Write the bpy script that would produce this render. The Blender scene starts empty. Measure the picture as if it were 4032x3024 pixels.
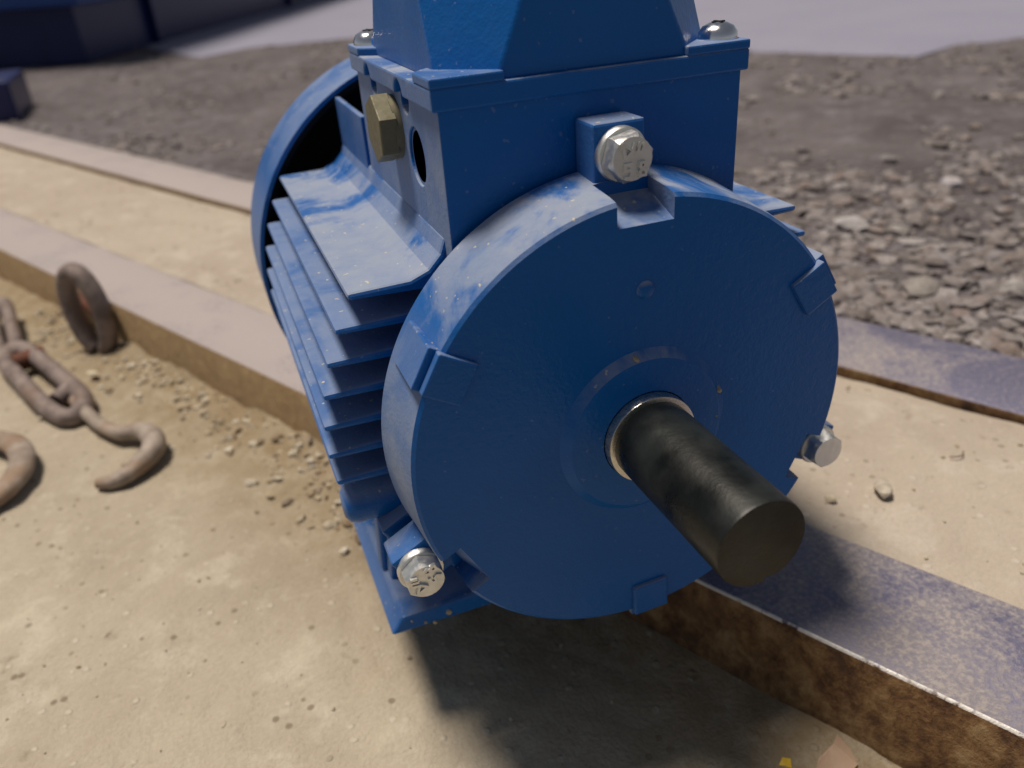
import bpy, bmesh, math, random
import numpy as np
from mathutils import Vector, Matrix, noise
random.seed(7); rng = np.random.default_rng(7)
sc = bpy.context.scene
U = 0.079            # metres per modelling unit (radius of the end shield)
GZ = 1.87            # the yard surface lies this many units under the shaft axis
def W(x, y, z): return (x*U, y*U, (z+GZ)*U)
cos, sin, pi = math.cos, math.sin, math.pi

# ------------------------------------------------------------------ camera
rv = np.array([2.03312756, -0.42107036, 0.15672204])
th = np.linalg.norm(rv); k = rv/th
K = np.array([[0, -k[2], k[1]], [k[2], 0, -k[0]], [-k[1], k[0], 0]])
R = np.eye(3)+sin(th)*K+(1-cos(th))*K@K
t = np.array([0.55235133, 0.19554859, 3.45323348])
cpos = -R.T@t
cam = bpy.data.cameras.new("camera"); co = bpy.data.objects.new("camera", cam); sc.collection.objects.link(co)
M = Matrix(((R[0][0], -R[1][0], -R[2][0], 0), (R[0][1], -R[1][1], -R[2][1], 0), (R[0][2], -R[1][2], -R[2][2], 0), (0, 0, 0, 1)))
M.translation = Vector(W(*cpos)); co.matrix_world = M
cam.sensor_width = 36; cam.lens = 3241.496/4032*36; cam.clip_start = 0.005; cam.clip_end = 60
cam.dof.use_dof = True; cam.dof.focus_distance = 0.265; cam.dof.aperture_fstop = 9.5; cam.dof.aperture_blades = 0
sc.camera = co

# ------------------------------------------------------------------ light
L = Vector((0.20, -0.20, -1.0)).normalized()          # direction the light travels
elev = math.asin(-L.z); azim = math.atan2(-L.x, -L.y)  # sun azimuth, clockwise from +Y
w = bpy.data.worlds.new("World"); sc.world = w; w.use_nodes = True
nt = w.node_tree; bg = nt.nodes["Background"]
sky = nt.nodes.new("ShaderNodeTexSky"); sky.sky_type = 'NISHITA'; sky.sun_disc = False
sky.sun_elevation = elev; sky.sun_rotation = azim
sky.air_density = 1.0; sky.dust_density = 0.2; sky.ozone_density = 3.0
hs = nt.nodes.new("ShaderNodeHueSaturation"); hs.inputs["Saturation"].default_value = .38
nt.links.new(sky.outputs[0], hs.inputs["Color"]); nt.links.new(hs.outputs[0], bg.inputs[0]); bg.inputs[1].default_value = 0.043
sl = bpy.data.lights.new("yard_light", 'SUN'); so = bpy.data.objects.new("yard_light", sl); sc.collection.objects.link(so)
sl.energy = 3.9; sl.angle = math.radians(15); sl.color = (1.0, 0.89, 0.76)
so.rotation_euler = L.to_track_quat('-Z', 'Y').to_euler()
sc.view_settings.view_transform = 'Standard'; sc.view_settings.look = 'None'
sc.view_settings.exposure = 0.0; sc.view_settings.gamma = 1.0

# ------------------------------------------------------------------ material helpers
class NB:
    def __init__(s, name):
        s.m = bpy.data.materials.new(name); s.m.use_nodes = True; s.t = s.m.node_tree
        s.b = s.t.nodes["Principled BSDF"]; s.tc = s.n("ShaderNodeTexCoord")
        s.geo = s.n("ShaderNodeNewGeometry")
    def n(s, typ, **kw):
        x = s.t.nodes.new(typ)
        for a, v in kw.items(): setattr(x, a, v)
        return x
    def l(s, a, b): s.t.links.new(a, b)
    def noise(s, scale, detail=4, rough=.55, vec=None, dist=0.0):
        x = s.n("ShaderNodeTexNoise"); x.inputs["Scale"].default_value = scale
        x.inputs["Detail"].default_value = detail; x.inputs["Roughness"].default_value = rough
        x.inputs["Distortion"].default_value = dist
        s.l(vec or s.tc.outputs["Object"], x.inputs["Vector"]); return x.outputs["Fac"]
    def ramp(s, fac, stops):
        x = s.n("ShaderNodeValToRGB"); e = x.color_ramp.elements
        e[0].position, e[0].color = stops[0][0], (*stops[0][1], 1)
        e[1].position, e[1].color = stops[-1][0], (*stops[-1][1], 1)
        for p_, c_ in stops[1:-1]:
            q = e.new(p_); q.color = (*c_, 1)
        s.l(fac, x.inputs[0]); return x.outputs[0]
    def mp(s, fac, a, b, c=0., d=1., smooth=True):
        x = s.n("ShaderNodeMapRange"); x.interpolation_type = 'SMOOTHSTEP' if smooth else 'LINEAR'
        for i, v in zip((1, 2, 3, 4), (a, b, c, d)): x.inputs[i].default_value = v
        s.l(fac, x.inputs[0]); return x.outputs[0]
    def math(s, op, a, b=None):
        x = s.n("ShaderNodeMath", operation=op)
        for i, v in enumerate((a, b)):
            if v is None: continue
            if isinstance(v, (int, float)): x.inputs[i].default_value = v
            else: s.l(v, x.inputs[i])
        return x.outputs[0]
    def mix(s, fac, a, b, blend='MIX'):
        x = s.n("ShaderNodeMix", data_type='RGBA', blend_type=blend)
        for i, v in ((0, fac), (6, a), (7, b)):
            if isinstance(v, (int, float)): x.inputs[i].default_value = v
            elif isinstance(v, tuple): x.inputs[i].default_value = (*v, 1)
            else: s.l(v, x.inputs[i])
        return x.outputs[2]
    def set(s, k_, v):
        i = s.b.inputs[k_]
        if isinstance(v, (int, float)): i.default_value = v
        elif isinstance(v, tuple): i.default_value = (*v, 1)
        else: s.l(v, i)
    def bump(s, h, strength=.3, dist=.001, prev=None):
        x = s.n("ShaderNodeBump"); x.inputs["Strength"].default_value = strength; x.inputs["Distance"].default_value = dist
        s.l(h, x.inputs["Height"])
        if prev is not None: s.l(prev, x.inputs["Normal"])
        s.l(x.outputs[0], s.b.inputs["Normal"]); return x.outputs[0]
    def up(s):
        x = s.n("ShaderNodeSeparateXYZ"); s.l(s.geo.outputs["Normal"], x.inputs[0]); return x
    def xyz(s):
        x = s.n("ShaderNodeSeparateXYZ"); s.l(s.tc.outputs["Object"], x.inputs[0]); return x

def paint(name, dust=1.0, base=(0.001, 0.088, 0.33), sd=.75, lo=.22):
    b = NB(name)
    n1 = b.noise(28, 5, .6, dist=.6); n2 = b.noise(95, 4, .6); n3 = b.noise(900, 2)
    up = b.up()
    m = b.mp(up.outputs[2], .25, .92)
    side = b.mp(b.math('MULTIPLY', up.outputs[0], -1.0), .72, .98, 0, sd)
    film = b.math('MAXIMUM', b.math('MULTIPLY', m, b.mp(n1, .36, .52, lo, .92)), b.math('MULTIPLY', side, b.mp(n1, .3, .65, .5, 1)))
    film = b.math('MULTIPLY', film, b.mp(n2, .2, .75, .8, 1.05))
    film = b.math('MULTIPLY', film, dust)
    thin = b.mp(n1, .45, .8, 0.0, 0.012)
    film = b.math('ADD', film, thin); film.node.use_clamp = True
    col = b.mix(b.noise(14, 3), base, tuple(c*1.25 for c in base))
    dcol = b.mix(b.noise(60, 3), (.31, .36, .43), (.40, .41, .44))
    sp = b.mp(b.noise(520, 1, .3), .74, .78)
    col = b.mix(film, col, dcol); col = b.mix(b.math('MULTIPLY', sp, b.math('ADD', m, .12)), col, (.5, .46, .38))
    b.set("Base Color", col); b.set("Roughness", b.mp(film, 0, .7, .33, .85, False))
    b.set("Specular IOR Level", .27)
    b.bump(b.math('ADD', n3, b.math('MULTIPLY', b.noise(330, 2), 1.6)), .3, .0004)
    return b.m
M_paint = paint("blue_enamel", .8, lo=.10); M_paint_clean = paint("blue_enamel_wiped", .55)
M_fin = paint("blue_enamel_fins", .5, sd=.5, lo=.45); M_cap = paint("blue_enamel_cap", .6, sd=.22); M_side = paint("blue_enamel_box", .9, sd=.6)

def metal(name, col, col2, rough=(.25, .45), metallic=1.0, sc_=200, bs=.2):
    b = NB(name); n = b.noise(sc_, 4)
    b.set("Base Color", b.mix(n, col, col2)); b.set("Metallic", metallic)
    b.set("Roughness", b.mp(b.noise(sc_*2.3, 3), .3, .7, rough[0], rough[1])); b.bump(n, bs, .0003); return b.m
M_zinc = metal("zinc_plate", (.60, .61, .60), (.76, .77, .76), (.3, .5), .85)
M_screw = metal("bright_screw", (.75, .75, .78), (.85, .85, .88), (.12, .25))
M_brass = metal("dull_brass", (.13, .12, .075), (.19, .175, .115), (.5, .7), .35)
M_collar = metal("turned_steel", (.55, .53, .48), (.7, .68, .62), (.18, .35))
b = NB("black_shaft_coating"); n = b.noise(30, 5, .6); f = b.mp(n, .42, .68)
b.set("Base Color", b.mix(f, (.004, .005, .004), (.022, .026, .025)))
sp = b.mp(b.noise(420, 2, .4), .70, .76); b.set("Roughness", b.mp(b.noise(70, 4), .3, .7, .26, .5)); b.set("Metallic", .1); b.set("Specular IOR Level", .42)
b.bump(b.noise(700, 3), .25, .0003); M_shaft = b.m
b = NB("void_shade_black"); b.set("Base Color", (.006, .006, .008)); b.set("Roughness", .8); M_dark = b.m  # near-black colour stands in for shade inside the cowl and screw slots

# steel channel: bare rolled top, rusty sides, dirt film thickening to the far left end
b = NB("weathered_channel_steel")
q = b.xyz(); up = b.up()
along = b.math('ADD', b.math('MULTIPLY', q.outputs[0], -.46), b.math('MULTIPLY', q.outputs[1], .888))
n1 = b.noise(16, 6, .65, dist=.4); n2 = b.noise(420, 3, .7); n3 = b.noise(75, 5, .7)
blue = b.mix(n3, (.125, .125, .205), (.18, .172, .25))  # bluish base colour stands in for sky reflected in the bare steel
dirt = b.mix(n2, b.mix(b.mp(along, .06, .34), (.20, .18, .18), (.35, .305, .30)), (.42, .375, .365))
dm = b.math('ADD', b.math('ADD', b.mp(along, .06, .34, 0, .85), b.mp(n1, .40, .62, 0, .75)), b.mp(n2,   .35, .7, -.2, .45)); dm.node.use_clamp = True
top = b.mix(dm, blue, dirt)
ns = b.n("ShaderNodeMapping"); b.l(b.tc.outputs["Object"], ns.inputs[0]); ns.inputs["Scale"].default_value = (1, 1, .8)
rn = b.noise(75, 8, .72, ns.outputs[0], .15)
rust = b.ramp(rn, [(.28, (.022, .009, .004)), (.42, (.085, .036, .012)), (.52, (.18, .095, .035)), (.62, (.27, .17, .075)), (.75, (.30, .22, .13))])
tanf = b.mix(b.noise(45, 5), (.30, .20, .10), (.40, .29, .16))
rust = b.mix(b.mp(along, .05, .3, .0, .75), rust, tanf)
tm = b.mp(up.outputs[2], .45, .8); tn = b.n('ShaderNodeSeparateXYZ'); b.l(b.geo.outputs['True Normal'], tn.inputs[0]); ch = b.math('MULTIPLY', b.math('MULTIPLY', b.mp(tn.outputs[2], .5, .62), b.mp(tn.outputs[2], .9, .8)), b.math('MULTIPLY', b.mp(along, .06, .0), b.mp(b.noise(240, 3), .35, .5)))  # ch: pale chamfer colour stands in for a highlight along the edge
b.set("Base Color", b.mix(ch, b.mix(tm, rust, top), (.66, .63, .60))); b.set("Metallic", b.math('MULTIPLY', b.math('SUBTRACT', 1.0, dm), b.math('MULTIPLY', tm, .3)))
b.set("Roughness", b.mix(ch, b.mp(dm, 0, 1, .55, .9), (.5, .5, .5))); 
b.bump(b.math('ADD', b.math('MULTIPLY', rn, b.mp(up.outputs[2], .3, .8, 2.6, .2)), b.math('MULTIPLY', n2, .35)), .75, .0022)
M_steel = b.m

def earth(name, lo, hi, pale, dark, s=1.0, fine=.6):
    b = NB(name)
    n1 = b.noise(9*s, 6, .62, dist=.3); n2 = b.noise(60*s, 6, .68); n3 = b.noise(480*s, 3, .7)
    c = b.mix(b.mp(n1, .3, .7), lo, hi); c = b.mix(b.mp(b.noise(34*s, 7, .7, dist=.3), .50, .66, 0, .55), c, pale); c = b.mix(b.mp(n2, .58, .74, 0, .6), c, pale); c = b.mix(b.mp(n2, .40, .26, 0, .6), c, dark)
    v = b.n("ShaderNodeTexVoronoi"); v.inputs["Scale"].default_value = 170*s; b.l(b.tc.outputs["Object"], v.inputs["Vector"])
    vm = b.math('MULTIPLY', b.mp(v.outputs["Distance"], .32, .16), b.mp(b.n("ShaderNodeSeparateColor").outputs[0], 0, 1))
    sepc = vm.node.inputs[1].links[0].from_node.inputs[0].links[0].from_node; b.l(v.outputs["Color"], sepc.inputs[0])
    sel = b.mp(sepc.outputs[0], .88, .92); seld = b.mp(sepc.outputs[1], .93, .96)
    grain = b.mp(v.outputs["Distance"], .36, .20)
    c = b.mix(b.math('MULTIPLY', grain, b.math('MULTIPLY', sel, .75)), c, pale); c = b.mix(b.math('MULTIPLY', grain, b.math('MULTIPLY', seld, .7)), c, dark)
    c = b.mix(b.mp(n3, .3, .7, 0, .15), c, dark)
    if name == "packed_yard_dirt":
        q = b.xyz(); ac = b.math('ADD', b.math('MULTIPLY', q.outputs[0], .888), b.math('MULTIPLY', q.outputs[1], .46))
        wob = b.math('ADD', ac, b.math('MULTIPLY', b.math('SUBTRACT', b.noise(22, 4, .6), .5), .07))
        c = b.mix(b.math('MULTIPLY', b.mp(wob, -.075, .045, 0, .85), b.mp(n2, .3, .6, .5, 1)), c, (.235, .172, .095))  # browner dirt by the channel, widened and deepened to colour the motor's shadow
    b.set("Base Color", c); b.set("Roughness", .9); b.set("Specular IOR Level", .2)
    h = b.math('ADD', b.math('ADD', b.math('MULTIPLY', n2, 1.4), b.math('MULTIPLY', n3, .45)), b.math('MULTIPLY', grain, b.math('MULTIPLY', sel, .5)))
    b.bump(h, fine, .0028); return b.m
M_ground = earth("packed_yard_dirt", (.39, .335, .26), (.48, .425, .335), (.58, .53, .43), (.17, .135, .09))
M_sand = earth("sand_infill", (.40, .34, .28), (.47, .41, .34), (.56, .50, .43), (.25, .20, .15), 1.0, .45)
M_gsoil = earth("gravelly_soil", (.10, .088, .092), (.17, .15, .155), (.27, .255, .275), (.04, .036, .038), 1.0, .9)  # violet cast puts the cool far light into the soil colour
b = NB("pale_concrete"); n1 = b.noise(5, 6, .6); n2 = b.noise(60, 4, .6)
c = b.mix(n1, (.22, .22, .30), (.29, .285, .36)); c = b.mix(b.mp(n2, .6, .72, 0, .5), c, (.16, .14, .15))  # concrete tinted violet to carry the cool light of the background
b.set("Base Color", c); b.set("Roughness", .9); b.bump(n2, .4, .003); M_conc = b.m

def stone_mat(name, cols):
    b = NB(name); r_ = b.geo.outputs["Random Per Island"]
    st = [(i/(len(cols)-1), c_) for i, c_ in enumerate(cols)]
    c = b.ramp(r_, st); c = b.mix(b.mp(b.noise(260, 4), .3, .7, 0, .5), c, (.10, .08, .06))
    c = b.mix(b.mp(b.noise(90, 3), .5, .7, 0, .3), c, (.38, .35, .33))
    b.set("Base Color", c); b.set("Roughness", .85); b.bump(b.noise(500, 4), .5, .0012); return b.m
M_stone = stone_mat("mixed_gravel", [(.13, .11, .11), (.21, .185, .185), (.29, .265, .27), (.16, .14, .14), (.37, .345, .35), (.22, .17, .155), (.26, .24, .255), (.19, .165, .165)])  # mauve cast of the stones paints in the same cool light
M_chip = stone_mat("dirt_crumbs", [(.50, .42, .30), (.62, .55, .42), (.30, .22, .13), (.70, .64, .52), (.40, .32, .20)])

def rusty(name, a, c_, d):
    b = NB(name); n = b.noise(90, 6, .65); n2 = b.noise(22, 3)
    c = b.mix(b.mp(n, .35, .65), a, c_); c = b.mix(b.mp(n2, .5, .7, 0, .8), c, d); b.set("Base Color", c)
    b.set("Roughness", .72); b.set("Metallic", .25); b.bump(n, .5, .0015); return b.m
M_hook = rusty("dusty_rusted_iron", (.25, .205, .17), (.38, .32, .275), (.27, .17, .10))
M_link = rusty("dark_rusted_iron", (.16, .125, .115), (.28, .225, .205), (.19, .13, .10))
M_pin = rusty("red_rust", (.09, .03, .015), (.15, .05, .025), (.06, .03, .02))

# ------------------------------------------------------------------ mesh helpers
def put(name, verts, faces, mat, parent=None, smooth=None, bevel=0, seg=2, **props):
    me = bpy.data.meshes.new(name); me.from_pydata([W(*v) for v in verts], [], faces); me.validate()
    bm = bmesh.new(); bm.from_mesh(me); bmesh.ops.recalc_face_normals(bm, faces=bm.faces); bm.to_mesh(me); bm.free()
    if mat: me.materials.append(mat)
    o = bpy.data.objects.new(name, me); sc.collection.objects.link(o)
    if parent is not None: o.parent = parent
    if bevel:
        m = o.modifiers.new("bevel", 'BEVEL'); m.width = bevel*U; m.segments = seg; m.limit_method = 'ANGLE'; m.angle_limit = math.radians(35)
        m.harden_normals = False
    if smooth:
        for p_ in me.polygons: p_.use_smooth = True
        me.set_sharp_from_angle(angle=math.radians(smooth))
    for a, v in props.items(): o[a] = v
    return o
def thing(name, label, cat, loc, **props):
    o = bpy.data.objects.new(name, None); o.empty_display_size = .02; sc.collection.objects.link(o)
    o["label"] = label; o["category"] = cat
    for a, v in props.items(): o[a] = v
    return o
def box(x0, x1, y0, y1, z0, z1):
    v = [(x, y, z) for x in (x0, x1) for y in (y0, y1) for z in (z0, z1)]
    return v, [(0, 1, 3, 2), (4, 6, 7, 5), (0, 4, 5, 1), (2, 3, 7, 6), (0, 2, 6, 4), (1, 5, 7, 3)]
def join(*parts):
    V, F = [], []
    for v, f in parts:
        o = len(V); V += list(v); F += [tuple(i+o for i in q) for q in f]
    return V, F
def lathe_y(prof, n=96, a0=0, cx=0, cz=0):      # profile (r, y) spun round the Y axis
    V, F = [], []; m = len(prof)
    for j in range(n):
        a = a0+2*pi*j/n
        for r, y in prof: V.append((cx+r*cos(a), y, cz+r*sin(a)))
    for j in range(n):
        k2 = (j+1) % n
        for i in range(m-1): F.append((j*m+i, j*m+i+1, k2*m+i+1, k2*m+i))
    F.append(tuple(j*m for j in range(n))); F.append(tuple(j*m+m-1 for j in range(n))[::-1])
    return V, F
def lathe_ring(prof, n=96):                      # closed profile (r, y) -> ring
    V, F = [], []; m = len(prof)
    for j in range(n):
        a = 2*pi*j/n
        for r, y in prof: V.append((r*cos(a), y, r*sin(a)))
    for j in range(n):
        k2 = (j+1) % n
        for i in range(m): F.append((j*m+i, j*m+(i+1) % m, k2*m+(i+1) % m, k2*m+i))
    return V, F
def prism_y(poly, y0, y1):
    n = len(poly); V = [(x, y0, z) for x, z in poly]+[(x, y1, z) for x, z in poly]
    return V, [tuple(range(n)), tuple(range(2*n-1, n-1, -1))]+[(i, (i+1) % n, n+(i+1) % n, n+i) for i in range(n)]
def lathe_axis(prof, org, axis, n=32):           # profile (r, h) round an arbitrary axis
    ax = Vector(axis).normalized(); q = ax.to_track_quat('Z', 'Y'); o = Vector(org); V, F = [], []; m = len(prof)
    for j in range(n):
        a = 2*pi*j/n
        for r, h in prof: V.append(tuple(o+q@Vector((r*cos(a), r*sin(a), h))))
    for j in range(n):
        k2 = (j+1) % n
        for i in range(m-1): F.append((j*m+i, j*m+i+1, k2*m+i+1, k2*m+i))
    F.append(tuple(j*m for j in range(n))); F.append(tuple(j*m+m-1 for j in range(n)))
    return V, F
def tube(path, r, n=12, closed=False, flat=1.0, upv=(0, 0, 1)):
    P = [Vector(p_) for p_ in path]; N = len(P); V, F = [], []; upv = Vector(upv)
    rr = r if isinstance(r, (list, tuple)) else [r]*N
    for i in range(N):
        a = P[(i-1) % N] if (closed or i > 0) else P[i]; c = P[(i+1) % N] if (closed or i < N-1) else P[i]
        T = (c-a).normalized(); S = T.cross(upv).normalized(); Q = S.cross(T)
        for j in range(n):
            an = 2*pi*j/n; V.append(tuple(P[i]+S*cos(an)*rr[i]+Q*sin(an)*rr[i]*flat))
    for i in range(N if closed else N-1):
        for j in range(n):
            F.append((i*n+j, i*n+(j+1) % n, ((i+1) % N)*n+(j+1) % n, ((i+1) % N)*n+j))
    if not closed: F.append(tuple(range(n))); F.append(tuple((N-1)*n+j for j in range(n)))
    return V, F
def spline(pts, k=6, closed=False):
    P = [Vector(p_) for p_ in pts]; N = len(P); out = []
    for i in range(N if closed else N-1):
        g = lambda q_: P[q_ % N] if closed else P[max(0, min(N-1, q_))]
        a, b_, c, d = g(i-1), g(i), g(i+1), g(i+2)
        for s in range(k):
            u = s/k; out.append(tuple(.5*((2*b_)+(c-a)*u+(2*a-5*b_+4*c-d)*u*u+(3*b_-a-3*c+d)*u**3)))
    if not closed: out.append(tuple(P[-1]))
    return out
def boolean(o, cv, op='DIFFERENCE'):
    c = put("cutter", *cv, None)
    m = o.modifiers.new("bool", 'BOOLEAN'); m.object = c; m.operation = op; m.solver = 'EXACT'
    dg = bpy.context.evaluated_depsgraph_get(); me = bpy.data.meshes.new_from_object(o.evaluated_get(dg))
    o.modifiers.remove(m); old = o.data; o.data = me; me.name = old.name
    bpy.data.objects.remove(c)

# ------------------------------------------------------------------ the motor
motor = thing("electric_motor", "dusty blue three phase electric motor with bare black shaft, resting on the steel channel", "electric motor", (0, 0, 0))

# drive-end shield with pockets for the lugs
prof = [(0.0001, .035), (.204, .035), (.204, -.036), (.338, -.036), (.348, -.034), (.372, -.010), (.385, .0), (.985, 0), (1.0, .012), (1.008, .06), (1.028, .30), (1.035, .35), (.93, .35), (.93, .39), (.0001, .39)]
shield = put("end_shield", *lathe_y(prof, 160), M_paint, motor)
def radial(a, r0, r1, hw, y0, y1, rin=None):     # block along a radius: r0..r1, half width hw, y0..y1 (rin: inner radius at y0)
    c, s = cos(a), sin(a); rin = r0 if rin is None else rin; V = []
    for y in (y0, y1):
        for r in ((rin if y == y0 else r0), r1):
            for h in (-hw, hw): V.append((r*c-h*s, y, r*s+h*c))
    return V, [(0, 1, 3, 2), (4, 6, 7, 5), (0, 4, 5, 1), (2, 3, 7, 6), (0, 2, 6, 4), (1, 5, 7, 3)]
LUG = [(math.radians(90), 1.112), (math.radians(208.5), 1.12), (math.radians(-24.6), 1.21)]
for a, r in LUG: boolean(shield, radial(a, .965, 1.3, .118, -.1, .20, .86))
for p_ in shield.data.polygons: p_.use_smooth = True
shield.data.set_sharp_from_angle(angle=math.radians(28))
for a, r in LUG:
    lg = radial(a, .90, r+(.120 if r < 1.115 else .082), .108, .205, .37)
    put("bolt_lug", *lg, M_cap, shield, bevel=.012)
for a in (150.5, 31, -87.5):
    a = math.radians(a); put("raised_pad", *radial(a, .845, 1.012, .088, -.022, .02), M_cap, shield, bevel=.008)
    put("rim_pad", *radial(a, .97, 1.042, .088, .0195, .30, .97), M_paint, shield, bevel=.006)
put("centre_mark", *lathe_y([(.0001, -.018), (.016, -.018), (.028, -.014), (.036, -.004), (.040, .004)], 24, cx=0.0, cz=.635), M_paint, shield, smooth=50)
for (x, z, s) in ((.34, .12, .016), (-.83, .61, 0), (.33, .0, .008), (-.05, .36, .013)):
    if s: put("paint_blob", *lathe_y([(.0001, -.042), (s*.6, -.038), (s, -.006)], 10, cx=x, cz=z), M_chip, shield, smooth=60)
# bolts
def emboss(parent, cx, y, cz, rot):
    c, s = cos(rot), sin(rot); parts = []
    def st(pts, wd=.0042):
        for (x0, z0), (x1, z1) in zip(pts[:-1], pts[1:]):
            d = math.hypot(x1-x0, z1-z0); nx, nz = -(z1-z0)/d*wd, (x1-x0)/d*wd; ex, ez = (x1-x0)/d*wd*.7, (z1-z0)/d*wd*.7
            q_ = [(x0-ex+nx, z0-ez+nz), (x1+ex+nx, z1+ez+nz), (x1+ex-nx, z1+ez-nz), (x0-ex-nx, z0-ez-nz)]
            q_ = [(cx+1.3*(x*c-z*s), cz+1.3*(x*s+z*c)) for x, z in q_]; parts.append(prism_y(q_, y-.005-.0004*len(parts), y+.004+.0003*len(parts)))
    st([(.006, -.014), (-.014, -.014), (-.015, -.030), (.0, -.030), (.006, -.040), (-.002, -.052), (-.016, -.050)])      # 5
    o = .040
    st([(o-.006, -.014), (o+.006, -.014), (o+.009, -.022), (o-.009, -.038), (o-.008, -.050), (o+.008, -.050), (o+.010, -.040), (o-.009, -.024), (o-.006, -.014)])  # 8
    st([(-.022, .046), (-.014, .004), (.008, .024), (-.022, .046)]); st([(.008, .024), (.016, .042)]); st([(.024, .022), (.032, .042)]); st([(.038, .022), (.044, .038)])
    put("raised_marking", *join(*parts), M_zinc, parent)
for i, (a, r) in enumerate(LUG):
    x, z = r*cos(a), r*sin(a); yf = .205
    h = []
    for j in range(6): h.append(.096)
    a0 = math.radians((12, 40, 20)[i])
    hexv = []; V, F = [], []
    for (ry, y) in ((1, yf-.018), (1, yf-.085), (.87, yf-.103)):
        for j in range(24):
            an = a0+2*pi*j/24; hr = .083/cos(((an-a0) % (pi/3))-pi/6)
            rr = min(hr, .0955)*1.0 if ry == 1 else min(hr, .083)*.97
            V.append((x+rr*cos(an), y, z+rr*sin(an)))
    for l_ in range(2):
        for j in range(24): F.append((l_*24+j, l_*24+(j+1) % 24, (l_+1)*24+(j+1) % 24, (l_+1)*24+j))
    F.append(tuple(range(24))); F.append(tuple(48+j for j in range(24)))
    bo = put("flange_bolt", V, F, M_zinc, motor, smooth=25)
    put("spring_washer", *lathe_y([(.0001, yf-.03), (.098, yf-.03), (.104, yf-.022), (.104, yf+.002), (.0001, yf+.002)], 40, cx=x, cz=z), M_zinc, bo, smooth=40)
    if i == 0: emboss(bo, x-.016, yf-.105, z+.002, .02)
    if i == 1: emboss(bo, x, yf-.105, z, 1.9)
# shaft
collar = put("shaft_collar", *lathe_y([(.0001, .03), (.2, .03), (.2, -.076), (.197, -.082), (.186, -.084), (.0001, -.084)], 80), M_collar, motor, smooth=30)
shaft = put("motor_shaft", *lathe_y([(.0001, .03), (.177, .03), (.177, -.80), (.1765, -.803), (.1745, -.811), (.0001, -.811)], 96), M_shaft, motor)
boolean(shaft, box(-.004+.03, .055+.03, -.95, -.15, -.2, -.155))
for p_ in shaft.data.polygons: p_.use_smooth = True
shaft.data.set_sharp_from_angle(angle=math.radians(30))

# stator housing and fins
housing = put("stator_housing", *lathe_y([(.0001, .36), (.84, .36), (.84, 2.95), (.0001, 2.95)], 96), M_fin, motor, smooth=30)
FZ = [.669, .533, .396, .256, .113, -.025, -.165]; FX = [1.058, 1.130, 1.187, 1.226, 1.248, 1.253, 1.240]
for sx in (-1, 1):
    for i, (z, x) in enumerate(zip(FZ, FX)):
        xi = math.sqrt(max(.84**2-z*z, .1))-.05
        if i == 0:      # top fin widens into the shelf under the terminal box
            poly = [(sx*x, z-.030), (sx*x, z), (sx*.80, z+.005), (sx*.72, z+.035), (sx*.665, z+.09), (sx*.638, .828), (sx*.50, .80), (sx*.60, .62), (sx*.72, z-.045)]
        else: poly = [(sx*x, z-.030), (sx*x, z), (sx*xi, z+.006), (sx*xi, z-.042)]
        put("cooling_fin", *prism_y(poly, .47, 2.6), M_fin if i else M_paint, motor, bevel=.015)
for sx in (-1, 1):
    put("cooling_fin", *box(sx*.632-.016, sx*.632+.016, 1.86, 2.6, .66, 1.075), M_fin, motor, bevel=.008)
    put("cooling_fin", *box(sx*.42-.016, sx*.42+.016, 1.86, 2.6, .76, 1.13), M_fin, motor, bevel=.008)
for i, a in enumerate((math.radians(208.5), math.radians(-24))):
    put("housing_lug", *radial(a, .88, 1.19, .10, .44, .60), M_fin, housing, bevel=.012)
put("housing_boss", *lathe_axis([(.0001, -.005), (.06, 0), (.088, .02), (.10, .06), (.10, .42), (.0001, .42)], (-1.225, .62, -.40), (1, 0, 0), 32), M_paint_clean, motor, smooth=50)
put("housing_boss", *lathe_axis([(.0001, -.005), (.06, 0), (.088, .02), (.10, .06), (.10, .42), (.0001, .42)], (1.165, .66, -.41), (-1, 0, 0), 32), M_paint_clean, motor, smooth=50)

# feet
for sx in (-1, 1):
    ft = []
    plate = [(sx*1.115, -1.29), (sx*1.045, -1.185), (sx*.52, -1.175), (sx*.50, -1.29)]
    web = [(sx*1.03, -1.19), (sx*.985, -.80), (sx*1.02, -.42), (sx*.80, -.42), (sx*.50, -.75), (sx*.56, -1.19)]
    rib = [(sx*1.06, -1.188), (sx*1.04, -.88), (sx*1.05, -.44), (sx*.99, -.44), (sx*.97, -.88), (sx*.98, -1.188)]
    V, F = join(prism_y(plate, .62, 2.42), prism_y(web, .92, 1.02), prism_y(web, 1.9, 2.0), prism_y(rib, 1.015, 1.12))
    put("mounting_foot", V, F, M_paint_clean, motor, bevel=.018)

for (x, z, w_) in ((-.80, -1.245, .020), (-.93, -1.262, .010), (-.88, -1.283, .012), (-1.0, -1.225, .007)):
    put("paint_chip", *lathe_y([(.0001, .612), (w_*.7, .6125), (w_, .624)], 7, cx=x, cz=z), M_chip, motor, smooth=30)
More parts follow.
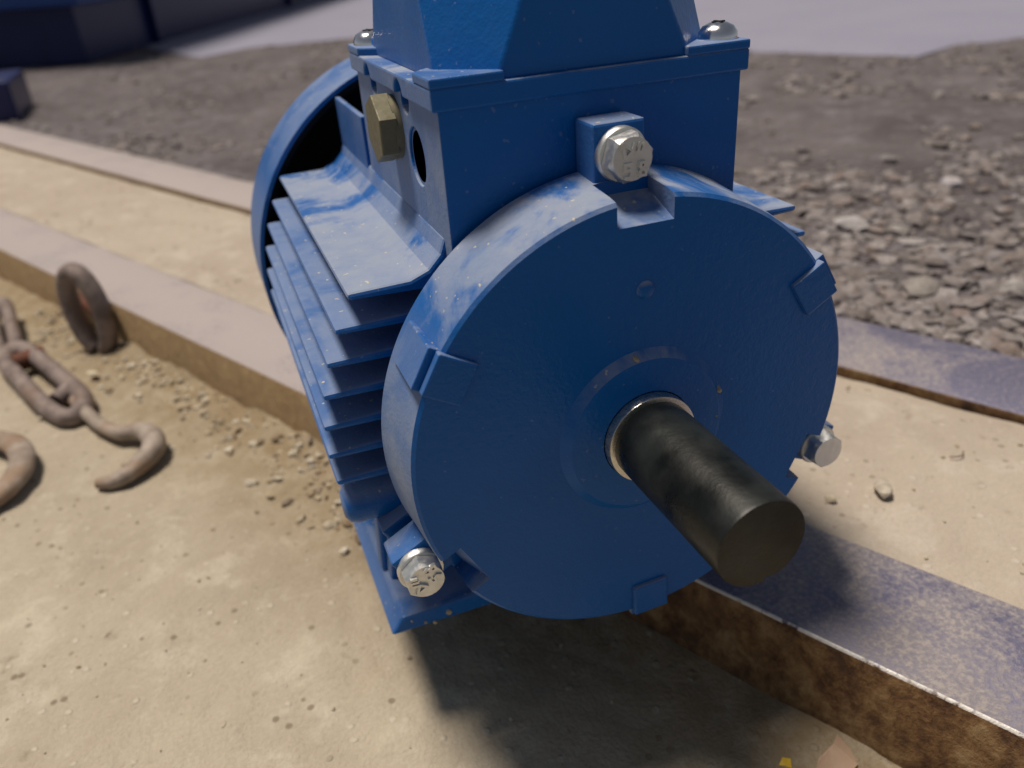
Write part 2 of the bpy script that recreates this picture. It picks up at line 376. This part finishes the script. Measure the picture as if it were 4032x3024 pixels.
# fan cowl
cow = put("fan_cowl", *lathe_ring([(1.255, 2.62), (1.28, 2.62), (1.28, 3.22), (1.26, 3.30), (1.20, 3.345), (.2, 3.36), (.2, 3.33), (1.18, 3.32), (1.25, 3.26), (1.258, 3.2)], 128), M_fin, motor, smooth=35)
put("fan_guard", *lathe_y([(.0001, 3.335), (.22, 3.335), (.22, 3.355), (.0001, 3.355)], 32), M_fin, cow)
put("cowl_inner_shade", *lathe_ring([(1.20, 2.72), (1.2535, 2.66), (1.2535, 3.19), (1.18, 3.29), (.25, 3.31), (.25, 3.29), (1.15, 3.27), (1.235, 3.19)], 96), M_dark, cow, smooth=35)  # black ring that paints the shade on the inside of the cowl
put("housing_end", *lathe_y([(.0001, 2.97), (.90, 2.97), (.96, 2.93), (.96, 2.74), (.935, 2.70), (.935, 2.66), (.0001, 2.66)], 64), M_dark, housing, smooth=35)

# terminal box
tb = put("terminal_box", *box(-.64, .64, .38, 1.80, .70, 1.325), M_side, motor)
def hexpoly(): pass
cut = lathe_axis([(.0001, 0), (.118, 0), (.118, .25), (.0001, .25)], (-.70, .757, 1.085), (1, 0, 0), 48)
boolean(tb, cut)
cut = lathe_axis([(.0001, 0), (.105, 0), (.105, .34), (.0001, .34)], (-.70, 1.17, 1.10), (1, 0, 0), 40); boolean(tb, cut)
for yy in (.86, 1.44):
    boolean(tb, lathe_axis([(.0001, 0), (.062, 0), (.062, .12), (.0001, .12)], (-.70, yy, 1.30), (1, 0, 0), 24))
m = tb.modifiers.new("bevel", 'BEVEL'); m.width = .017*U; m.segments = 2; m.limit_method = 'ANGLE'; m.angle_limit = math.radians(40)
put("thread_insert", *lathe_axis([(.117, 0), (.117, .2), (.100, .2), (.104, .0)], (-.628, .757, 1.085), (1, 0, 0), 48), M_paint_clean, tb, smooth=40)
# hexagonal cable plug
def hexcyl(o, r, x0, x1, ang=0, ch=.004):
    V, F = [], []
    for (x, q_) in ((x0, r-ch), (x0+ch, r), (x1, r)):
        for j in range(6):
            a = ang+j*pi/3; V.append((x, o[0]+q_*cos(a), o[1]+q_*sin(a)))
    for l_ in range(2):
        for j in range(6): F.append((l_*6+j, l_*6+(j+1) % 6, l_*6+6+(j+1) % 6, l_*6+6+j))
    F += [tuple(range(6)), tuple(range(12, 18))]; return V, F
plug = put("cable_plug", *hexcyl((1.07, 1.155), .148, -.742, -.665, pi/2+.12), M_brass, tb, bevel=.003)
put("plug_flange", *lathe_axis([(.0001, 0), (.135, 0), (.135, .05), (.0001, .05)], (-.675, 1.07, 1.155), (1, 0, 0), 32), M_brass, plug, smooth=40)

# lid: rim, corner blocks, tapered cap with leaning corner facets
rim = box(-.665, .665, .363, 1.815, 1.318, 1.40)
lid = put("box_lid", *rim, M_side, motor)
for yy in (.86, 1.44):
    boolean(lid, lathe_axis([(.0001, 0), (.068, 0), (.068, .10), (.0001, .10)], (-.72, yy, 1.312), (1, 0, 0), 24))
m = lid.modifiers.new("bevel", 'BEVEL'); m.width = .012*U; m.segments = 2; m.limit_method = 'ANGLE'; m.angle_limit = math.radians(40)
for sx in (-1, 1):
    for sy in (-1, 1):
        yc = 1.089; yo = yc+sy*.7275; yi = yc+sy*.52; yk = yc+sy*.725
        poly = [(sx*.666, yo), (sx*.38, yo), (sx*.38, yi), (sx*.56, yi-sy*0), (sx*.56, yc+sy*.40), (sx*.666, yc+sy*.50)]
        V = [(x, y, 1.398) for x, y in poly]+[(x, y, 1.435) for x, y in poly]; n_ = len(poly)
        F = [tuple(range(n_)), tuple(range(2*n_-1, n_-1, -1))]+[(i, (i+1) % n_, n_+(i+1) % n_, n_+i) for i in range(n_)]
        put("lid_corner", V, F, M_paint_clean, lid, bevel=.008)
def capring(z, hx, hy, c): 
    yc = 1.089; x0, x1, y0, y1 = -hx, hx, yc-hy, yc+hy
    return [(x0+c, y0, z), (x1-c, y0, z), (x1, y0+c, z), (x1, y1-c, z), (x1-c, y1, z), (x0+c, y1, z), (x0, y1-c, z), (x0, y0+c, z)]
rings = [capring(1.396, .588, .702, .185), capring(1.90, .575, .682, .40), capring(1.97, .54, .655, .40), capring(1.985, .50, .61, .39)]
V = [v for r_ in rings for v in r_]; F = []
for l_ in range(3):
    for j in range(8): F.append((l_*8+j, l_*8+(j+1) % 8, l_*8+8+(j+1) % 8, l_*8+8+j))
F += [tuple(range(8)), tuple(range(24, 32))]
put("lid_cap", V, F, M_cap, lid, bevel=.012, seg=3)
for (x, y) in ((.585, .475), (-.575, 1.70)):
    s_ = put("lid_screw", *lathe_axis([(.0001, -.02), (.078, -.02), (.080, 0), (.078, .022), (.062, .045), (.035, .058), (.0001, .062)], (x, y, 1.437), (0, 0, 1), 40), M_screw, lid, smooth=50)
    put("cross_recess", *join(box(x-.028, x+.028, y-.006, y+.006, 1.494, 1.5005), box(x-.006, x+.006, y-.028, y+.028, 1.4945, 1.501)), M_dark, s_)

# ------------------------------------------------------------------ yard: ground, channels, sand, gravel
D = np.array([-.46, .888]); Nn = np.array([.888, .46]); D = D/np.linalg.norm(D); Nn = np.array([D[1], -D[0]])
def sn(s, n): return (D[0]*s+Nn[0]*n, D[1]*s+Nn[1]*n)
def fbm(x, y, s, o=4):
    return noise.fractal(Vector((x*s, y*s, 3.7)), 1.0, 2.0, o)
def sheet(name, ss, ns, zf, mat, label=None, skirt=None):
    V, F = [], []; a, b_ = len(ss), len(ns)
    for s in ss:
        for n_ in ns:
            x, y = sn(s, n_); V.append((x, y, zf(s, n_, x, y)))
    for i in range(a-1):
        for j in range(b_-1): F.append((i*b_+j, i*b_+j+1, (i+1)*b_+j+1, (i+1)*b_+j))
    o = put(name, V, F, mat, smooth=60, kind="structure"); return o
N0, N1, N2, N3, ZT = .607, 1.42, 3.395, 4.285, -1.292
def zg(s, n_, x, y):
    bank = max(0, 1-(N0-n_)/.75); b2 = .13*(min(max((s-1.2)/1.5, 0), 1))+.03
    return -1.87+b2*bank*bank*(.8+.5*fbm(x, y, 2.2))+.030*fbm(x, y, 1.3)+.010*fbm(x, y, 7)+.0045*fbm(x, y, 26, 2)
ss = np.concatenate([np.arange(-4, 1.0, .033), np.arange(1.0, 8, .045), np.arange(8, 24, .14)])
ns_ = np.concatenate([np.arange(-11, -5, .25), np.arange(-5, N0-.02, .042), [N0+.05]])
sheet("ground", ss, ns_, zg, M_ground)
def zs(s, n_, x, y):
    u = (n_-N1)/(N2-N1); edge = -.085*max(0, (u-.62)/.38)**1.5+(.010 if s > 3.5 and u < .15 else -.006)
    return ZT-.004+edge+.012*fbm(x, y, 1.8)+.006*fbm(x, y, 9)
sheet("sand_fill", np.concatenate([np.arange(-5, 4, .05), np.arange(4, 30, .12)]), np.arange(N1-.03, N2+.12, .045), zs, M_sand)
def channel(name, n_face, sgn, label):
    # a rolled channel lying on its web side: face at n_face, flange reaching sgn*.81 inward
    wd = .81 if sgn > 0 else .89; r = .02
    prof = [(0, -2.2), (0, ZT-.014), (.014, ZT), (wd-.02, ZT), (wd-.006, ZT-.006), (wd, ZT-.02), (wd-.02, ZT-.11), (.14, ZT-.14), (.10, ZT-.20), (.10, -2.2)]
    ss_ = np.concatenate([np.arange(-5, 6, .12), np.arange(6, 34, .6)]); V, F = [], []; m_ = len(prof)
    for s in ss_:
        for (q_, z) in prof:
            j = .0035*noise.noise(Vector((s*2.5, q_*4+n_face, 0))) if q_ < .1 else 0
            x, y = sn(s, n_face+sgn*q_+j); V.append((x, y, z+(.0035*noise.noise(Vector((s*2, q_*3, 5.)))) if z > -2 else z))
    for i in range(len(ss_)-1):
        for j in range(m_): F.append((i*m_+j, i*m_+(j+1) % m_, (i+1)*m_+(j+1) % m_, (i+1)*m_+j))
    F += [tuple(range(m_)), tuple((len(ss_)-1)*m_+j for j in range(m_))]
    root = thing(name, label, "steel channel", (0, 0, 0), group="parallel steel channels with sand between them"); put("channel_section", V, F, M_steel, root, smooth=50)
    return root
near = channel("steel_channel", N0, 1, "rusty sided steel channel in front, under the blue motor")
far = channel("steel_channel", N3, -1, "steel channel behind the motor along the edge of the gravel")

# eye welded on the face of the near channel
C0 = Vector((-2.98, 6.65, -1.37)); ax1 = Vector((-.62, .52, 0)).normalized(); up_ = Vector((-.05, .10, 1)).normalized()
ring = [tuple(C0+ax1*(.205*cos(a))+up_*(.45*sin(a))) for a in np.linspace(-.62*pi+2*pi, -.40*pi, 34)[::-1]]
V, F = tube(ring, .088, 14, False, 1.25, upv=tuple(ax1.cross(up_)))
put("welded_eye", V, F, M_link, near, smooth=60)

put("weld_bead", *tube([sn(8.05, N0-.01)+(-1.42,), sn(7.55, N0-.02)+(-1.50,), sn(7.30, N0-.01)+(-1.62,)], .07, 10), M_pin, near, smooth=60)
# hooks and chain
zc = -1.78
hook = thing("cargo_hook", "rusty open hook with pin and long link lying in the dirt beside the welded eye", "hook", (0, 0, 0), group="rusty cargo hooks lying on the dirt")
hp = [(-3.12, 5.34, zc+.03), (-3.00, 5.02, zc+.02), (-2.86, 4.73, zc), (-2.70, 4.50, zc+.01), (-2.545, 4.42, zc+.03), (-2.425, 4.24, zc+.05), (-2.415, 4.02, zc+.04), (-2.56, 3.84, zc+.0), (-2.72, 3.77, zc-.03), (-2.86, 3.82, zc-.045)]
sp_ = spline(hp, 7); N_ = len(sp_)
rr = [.062+.036*math.exp(-((i/N_-.60)/.22)**2)-.018*max(0, i/N_-.85)/.15 for i in range(N_)]
put("hook", *tube(sp_, rr, 16, False, .9), M_hook, hook, smooth=60)
lp = [(-3.90, 6.64, zc+.05), (-3.70, 6.12, zc+.03), (-3.47, 5.55, zc+.02), (-3.28, 5.18, zc+.0), (-3.14, 5.05, zc+.0), (-3.04, 5.14, zc+.02), (-3.06, 5.38, zc+.04), (-3.26, 5.84, zc+.05), (-3.50, 6.36, zc+.07), (-3.72, 6.80, zc+.07), (-3.86, 6.86, zc+.06)]
put("shackle_link", *tube(spline(lp, 5, True), .088, 14, True, 1.0), M_link, hook, smooth=60)
put("link_web", *tube([(-3.30, 5.46, zc+.0), (-3.17, 5.60, zc+.04)], .085, 12), M_link, hook, smooth=60)
put("pin", *tube([(-3.78, 6.46, zc+.06), (-3.50, 6.58, zc+.06)], .10, 14), M_pin, hook, smooth=60)
cl = [(-3.95, 6.85, zc+.05), (-4.10, 7.5, zc+.12), (-4.16, 8.1, zc+.15), (-4.06, 8.15, zc+.17), (-3.92, 7.5, zc+.14), (-3.82, 6.9, zc+.06)]
put("chain_link", *tube(spline(cl, 5, True), .075, 12, True), M_link, hook, smooth=60)
hook2 = thing("cargo_hook", "wide pale rusty hook cut off by the left edge of the picture", "hook", (0, 0, 0), group="rusty cargo hooks lying on the dirt")
hp = [(-4.15, 5.35, zc+.0), (-3.90, 5.02, zc+.02), (-3.69, 4.84, zc+.03), (-3.55, 4.66, zc+.05), (-3.455, 4.40, zc+.06), (-3.45, 4.16, zc+.05), (-3.52, 3.99, zc+.03), (-3.64, 3.88, zc+.0), (-3.80, 3.84, zc-.01), (-3.95, 3.90, zc-.03)]
put("hook", *tube(spline(hp, 7), .105, 16, False, .65), M_hook, hook2, smooth=60)

# gravel bed beyond the far channel
def zgr(s, n_, x, y): return ZT-.03+.05*fbm(x, y, .8)+(.03*fbm(x, y, 3.1)+.012*fbm(x, y, 11, 2))*(1 if n_ < 10 else .5)
ns2 = np.concatenate([np.arange(N3-.03, 10, .07), np.arange(10, 40, .35)])
sheet("gravel_bed", np.concatenate([np.arange(-7, 8, .09), np.arange(8, 60, .4)]), ns2, zgr, M_gsoil)
def zconc(s, n_, x, y): return 0
V, F = [], []
xs = np.linspace(-60, 110, 90); 
front = lambda x: ((31.5-.9*min(0, x+1)*3.5+.5*sin(x)) if x < 5 else max(13.2, 31.0-1.9*(x-5)*(1 if x < 14 else 1)))+1.1*noise.noise(Vector((x*.7, 0, 0)))+.6*noise.noise(Vector((x*2.7, 3, 0)))
M_rows = 26
for x in xs:
    y0 = front(x)
    for j in range(M_rows):
        f_ = j/(M_rows-1); y = y0+(260-y0)*f_**2.2
        V.append((x, y, -1.255-.06*(j == 0)+.02*noise.noise(Vector((x*.3, y*.3, 1.)))))
for i in range(len(xs)-1):
    for j in range(M_rows-1): F.append((i*M_rows+j, i*M_rows+j+1, (i+1)*M_rows+j+1, (i+1)*M_rows+j))
put("concrete_slab", V, F, M_conc, smooth=60, kind="structure")
put("terrain", [(-90, -30, -1.98), (160, -30, -1.98), (160, 300, -1.98), (-90, 300, -1.98)], [(0, 1, 2, 3)], M_gsoil, kind="structure")

# stones ---------------------------------------------------------------
ico = bmesh.new(); bmesh.ops.create_icosphere(ico, subdivisions=1, radius=1.0)
IV = np.array([v.co[:] for v in ico.verts]); IF = np.array([[v.index for v in f_.verts] for f_ in ico.faces]); ico.free()
ico = bmesh.new(); bmesh.ops.create_icosphere(ico, subdivisions=2, radius=1.0)
IV2 = np.array([v.co[:] for v in ico.verts]); IF2 = np.array([[v.index for v in f_.verts] for f_ in ico.faces]); ico.free()
def rnd_stone(iv, size, flat=.62):
    v = iv*(1+rng.normal(0, .11, (len(iv), 1)))
    for _ in range(5):      # knock flats off it
        d = rng.normal(size=3); d /= np.linalg.norm(d); h = rng.uniform(.45, .85); pr = v@d
        v = v-np.outer(np.maximum(pr-h, 0), d)
    v = v*np.array([rng.uniform(.8, 1.35), rng.uniform(.6, 1.0), rng.uniform(flat*.7, flat*1.15)])
    a = rng.uniform(0, 2*pi); c, s = cos(a), sin(a); tl = rng.normal(0, .25)
    Rz = np.array([[c, -s, 0], [s, c, 0], [0, 0, 1]]); Rx = np.array([[1, 0, 0], [0, cos(tl), -sin(tl)], [0, sin(tl), cos(tl)]])
    return v@Rx.T@Rz.T*size
def scatter(name, pts, mat, iv=IV, f_=IF, sink=.25, flat=.62, **kw):
    Vs, Fs, o = [], [], 0
    for x, y, z, s in pts:
        v = rnd_stone(iv, s, flat)+np.array([x, y, z+s*sink]); Vs.append(v); Fs.append(f_+o); o += len(v)
    Vs = np.concatenate(Vs); Fs = np.concatenate(Fs)
    me = bpy.data.meshes.new(name); me.from_pydata([W(*v) for v in Vs], [], Fs.tolist()); me.materials.append(mat)
    ob = bpy.data.objects.new(name, me); sc.collection.objects.link(ob)
    for a, v in kw.items(): ob[a] = v
    return ob
def on_screen(x, y, z, m=.12):
    c = R@np.array([x, y, z])+t
    if c[2] < .1: return False
    u = c[0]/c[2]*3241.5/2016; v = c[1]/c[2]*3241.5/1512
    return abs(u) < 1+m and abs(v) < 1+m
pts = []
while len(pts) < 6500:
    n_ = N3+.12+ (rng.random()**1.9)*30; s = rng.uniform(-8, 52); x, y = sn(s, n_)
    z = zgr(s, n_, x, y)
    if not on_screen(x, y, z) or y > front(x)+2.5*rng.random()**3: continue
    c = R@np.array([x, y, z])+t; px = 3241.5*c[0]/c[2]+2016
    clump = fbm(x, y, .45)*1.2
    right = px > 2400
    if right:
        near_ = (n_-N3) < 4.2
        if not near_ and rng.random() > .30+.9*clump: continue
        size = .035+.12*rng.random()**2.8 if not near_ else .04+.12*rng.random()**2.2
    else:
        if rng.random() > .08+.5*clump: continue
        size = .03+.10*rng.random()**3
    if n_ > 12: size *= 1.15
    pts.append((x, y, z, size))
scatter("gravel", pts, M_stone, sink=.12, flat=.5, kind="stuff", label="grey and brown crushed gravel spread beyond the far steel channel", category="gravel")
# crumbs on the dirt and along the foot of the channel
pts = []
for _ in range(1700):
    if rng.random() < .5:
        s = rng.uniform(1.2, 9); n_ = N0-.02-abs(rng.normal(0, .33)); size = .009+.055*rng.random()**4
    else:
        s = rng.uniform(-3.5, 9); n_ = rng.uniform(-5, N0); size = .006+.016*rng.random()**3
    x, y = sn(s, n_); z = zg(s, n_, x, y)
    if on_screen(x, y, z): pts.append((x, y, z, size))
for _ in range(420):
    s = rng.uniform(-3, 14); n_ = rng.uniform(N1+.05, N2); x, y = sn(s, n_); z = zs(s, n_, x, y)
    if on_screen(x, y, z): pts.append((x, y, z, .006+.022*rng.random()**3))
scatter("dirt_crumbs", pts, M_chip, sink=.2, kind="stuff", label="pale crumbs and grit strewn over the dirt and sand", category="grit")

def pebble(x, y, z, s, label, cols, fl=.62, name="pebble", cat="pebble"):
    mt = stone_mat("stone_"+name, [cols, cols])
    v = rnd_stone(IV2, s, fl)+np.array([x, y, z+s*.3])
    o = put(name, v.tolist(), IF2.tolist(), mt, smooth=35); o["label"] = label; o["category"] = cat; o["group"] = "single pebbles that stand out on the ground"; return o
pebble(1.957, .505, ZT, .075, "small pale pointed stone lying alone on the sand right of the shaft", (.52, .46, .38))
pebble(1.62, .58, ZT, .035, "tiny cream pebble on the sand nearest the right hand bolt", (.58, .50, .38))
pebble(5.34, 4.0, ZT-.04, .18, "smooth oval grey stone in the gravel at the upper right", (.30, .28, .27), .5)
pebble(5.2, 4.55, ZT-.03, .15, "pale angular stone just above the smooth oval stone", (.46, .44, .45))
pebble(7.2, 5.1, ZT-.03, .19, "large pale lavender stone with reddish underside near the right edge", (.46, .43, .46))
pebble(4.45, 2.75, ZT-.06, .22, "broad flat grey brown stone touching the motor outline on the right", (.30, .275, .26), .5)
pebble(5.15, 2.35, ZT-.04, .15, "blocky pale grey stone above the far channel at the right", (.42, .40, .39))
pebble(-3.02, 4.05+1.9, -1.80, .07, "cream coloured chip of stone beside the long rusty link", (.70, .64, .48), .4)
pebble(-1.99, 4.55, -1.80, .055, "pale bean shaped pebble at the foot of the channel", (.62, .54, .40), .5)
# yellow chip and dry leaf scrap near the lower right corner
x, y = .56, -.475; n_c = Nn[0]*x+Nn[1]*y; dzc = zg(D[0]*x+D[1]*y, n_c, x, y)+1.838
o = put("yellow_chip", [(x-.035, y+.01, -1.835+dzc), (x+.005, y+.035, -1.825+dzc), (x+.04, y+.015, -1.83+dzc), (x+.012, y-.03, -1.83+dzc), (x-.01, y-.005, -1.832+dzc),
                        (x-.035, y+.01, -1.842+dzc), (x+.005, y+.035, -1.832+dzc), (x+.04, y+.015, -1.837+dzc), (x+.012, y-.03, -1.837+dzc), (x-.01, y-.005, -1.839+dzc)],
        [(0, 1, 2, 3, 4), (9, 8, 7, 6, 5), (0, 5, 6, 1), (1, 6, 7, 2), (2, 7, 8, 3), (3, 8, 9, 4), (4, 9, 5, 0)], None)
b = NB("yellow_plastic"); b.set("Base Color", (.75, .48, .03)); b.set("Roughness", .5); o.data.materials.append(b.m)
o["label"] = "bright yellow plastic chip on the dirt at the bottom edge"; o["category"] = "plastic chip"

# twig on the sand, leaf scrap by the channel
tw = put("twig", *tube(spline([(2.575, .60, ZT+.012), (2.60, .575, ZT+.020), (2.65, .575, ZT+.016), (2.70, .61, ZT+.010)], 5), [.004]*16, 6), M_pin, smooth=60)
tw["label"] = "short curved dark twig on the sand at the right"; tw["category"] = "twig"
b = NB("dry_leaf_tan"); b.set("Base Color", b.mix(b.noise(200, 3), (.36, .24, .16), (.46, .33, .24))); b.set("Roughness", .8); M_leaf = b.m
lx, ly = .76, -.575; lz = zg(D[0]*lx+D[1]*ly, Nn[0]*lx+Nn[1]*ly, lx, ly)+.022; rim_ = [(-.13, -.02), (-.05, .045), (.06, .07), (.12, .115), (.125, .02), (.10, -.06), (.0, -.09), (-.08, -.07)]
tp = [(lx+a, ly+c_, lz+.012*math.sin(a*30)+.10*c_) for a, c_ in rim_]; n8 = len(tp)
lf = put("leaf_scrap", tp+[(x, y, z-.006) for x, y, z in tp], [tuple(range(n8)), tuple(range(2*n8-1, n8-1, -1))]+[(i, (i+1) % n8, n8+(i+1) % n8, n8+i) for i in range(n8)], M_leaf)
lf["label"] = "torn tan scrap of dry leaf at the foot of the rusty channel"; lf["category"] = "leaf"
# dark clods and rubble heaped where the motor overhangs the channel
pts = []
for _ in range(420):
    s = abs(rng.normal(0, 1.1))+1.3; n_ = N0-.03-abs(rng.normal(0, .22)); x, y = sn(s, n_); z = zg(s, n_, x, y)
    pts.append((x, y, z, .010+.05*rng.random()**2.6))
M_clod = stone_mat("brown_clods", [(.22, .15, .08), (.30, .22, .13), (.16, .11, .06), (.38, .30, .20)])
scatter("dirt_clods", pts, M_clod, sink=.2, kind="stuff", label="brown dirt clods heaped along the foot of the near channel", category="dirt")
# blue steel skip at the far left with its lower side coloured darker as shade
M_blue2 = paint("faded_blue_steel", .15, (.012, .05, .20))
ck = thing("steel_container", "big dark blue steel container standing on skids at the top left", "container", (0, 0, 0))
P1 = np.array([-4.3, 32.0]); P2 = np.array([20., 84.]); dv = (P2-P1)/np.linalg.norm(P2-P1); nv = np.array([-dv[1], dv[0]]); 
LG = np.linalg.norm(P2-P1)
def cb(a0, a1, d0, d1, z0, z1):
    V = []
    for a in (a0, a1):
        for d_ in (d0, d1):
            for z in (z0, z1): V.append((P1[0]+dv[0]*a+nv[0]*d_, P1[1]+dv[1]*a+nv[1]*d_, z))
    return V, box(0, 1, 0, 1, 0, 1)[1]
M_navy = paint("shaded_blue_steel", .1, (.006, .012, .075), sd=.05)  # shade of the container's lower side put into a darker blue
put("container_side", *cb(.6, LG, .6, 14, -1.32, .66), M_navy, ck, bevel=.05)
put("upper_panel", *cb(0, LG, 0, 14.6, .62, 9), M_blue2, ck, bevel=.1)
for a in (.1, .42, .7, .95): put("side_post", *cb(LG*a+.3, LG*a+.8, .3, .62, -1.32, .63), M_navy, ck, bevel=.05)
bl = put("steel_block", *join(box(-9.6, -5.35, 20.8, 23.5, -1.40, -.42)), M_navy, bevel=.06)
bl["label"] = "low dark blue steel block at the left edge behind the gravel"; bl["category"] = "steel block"
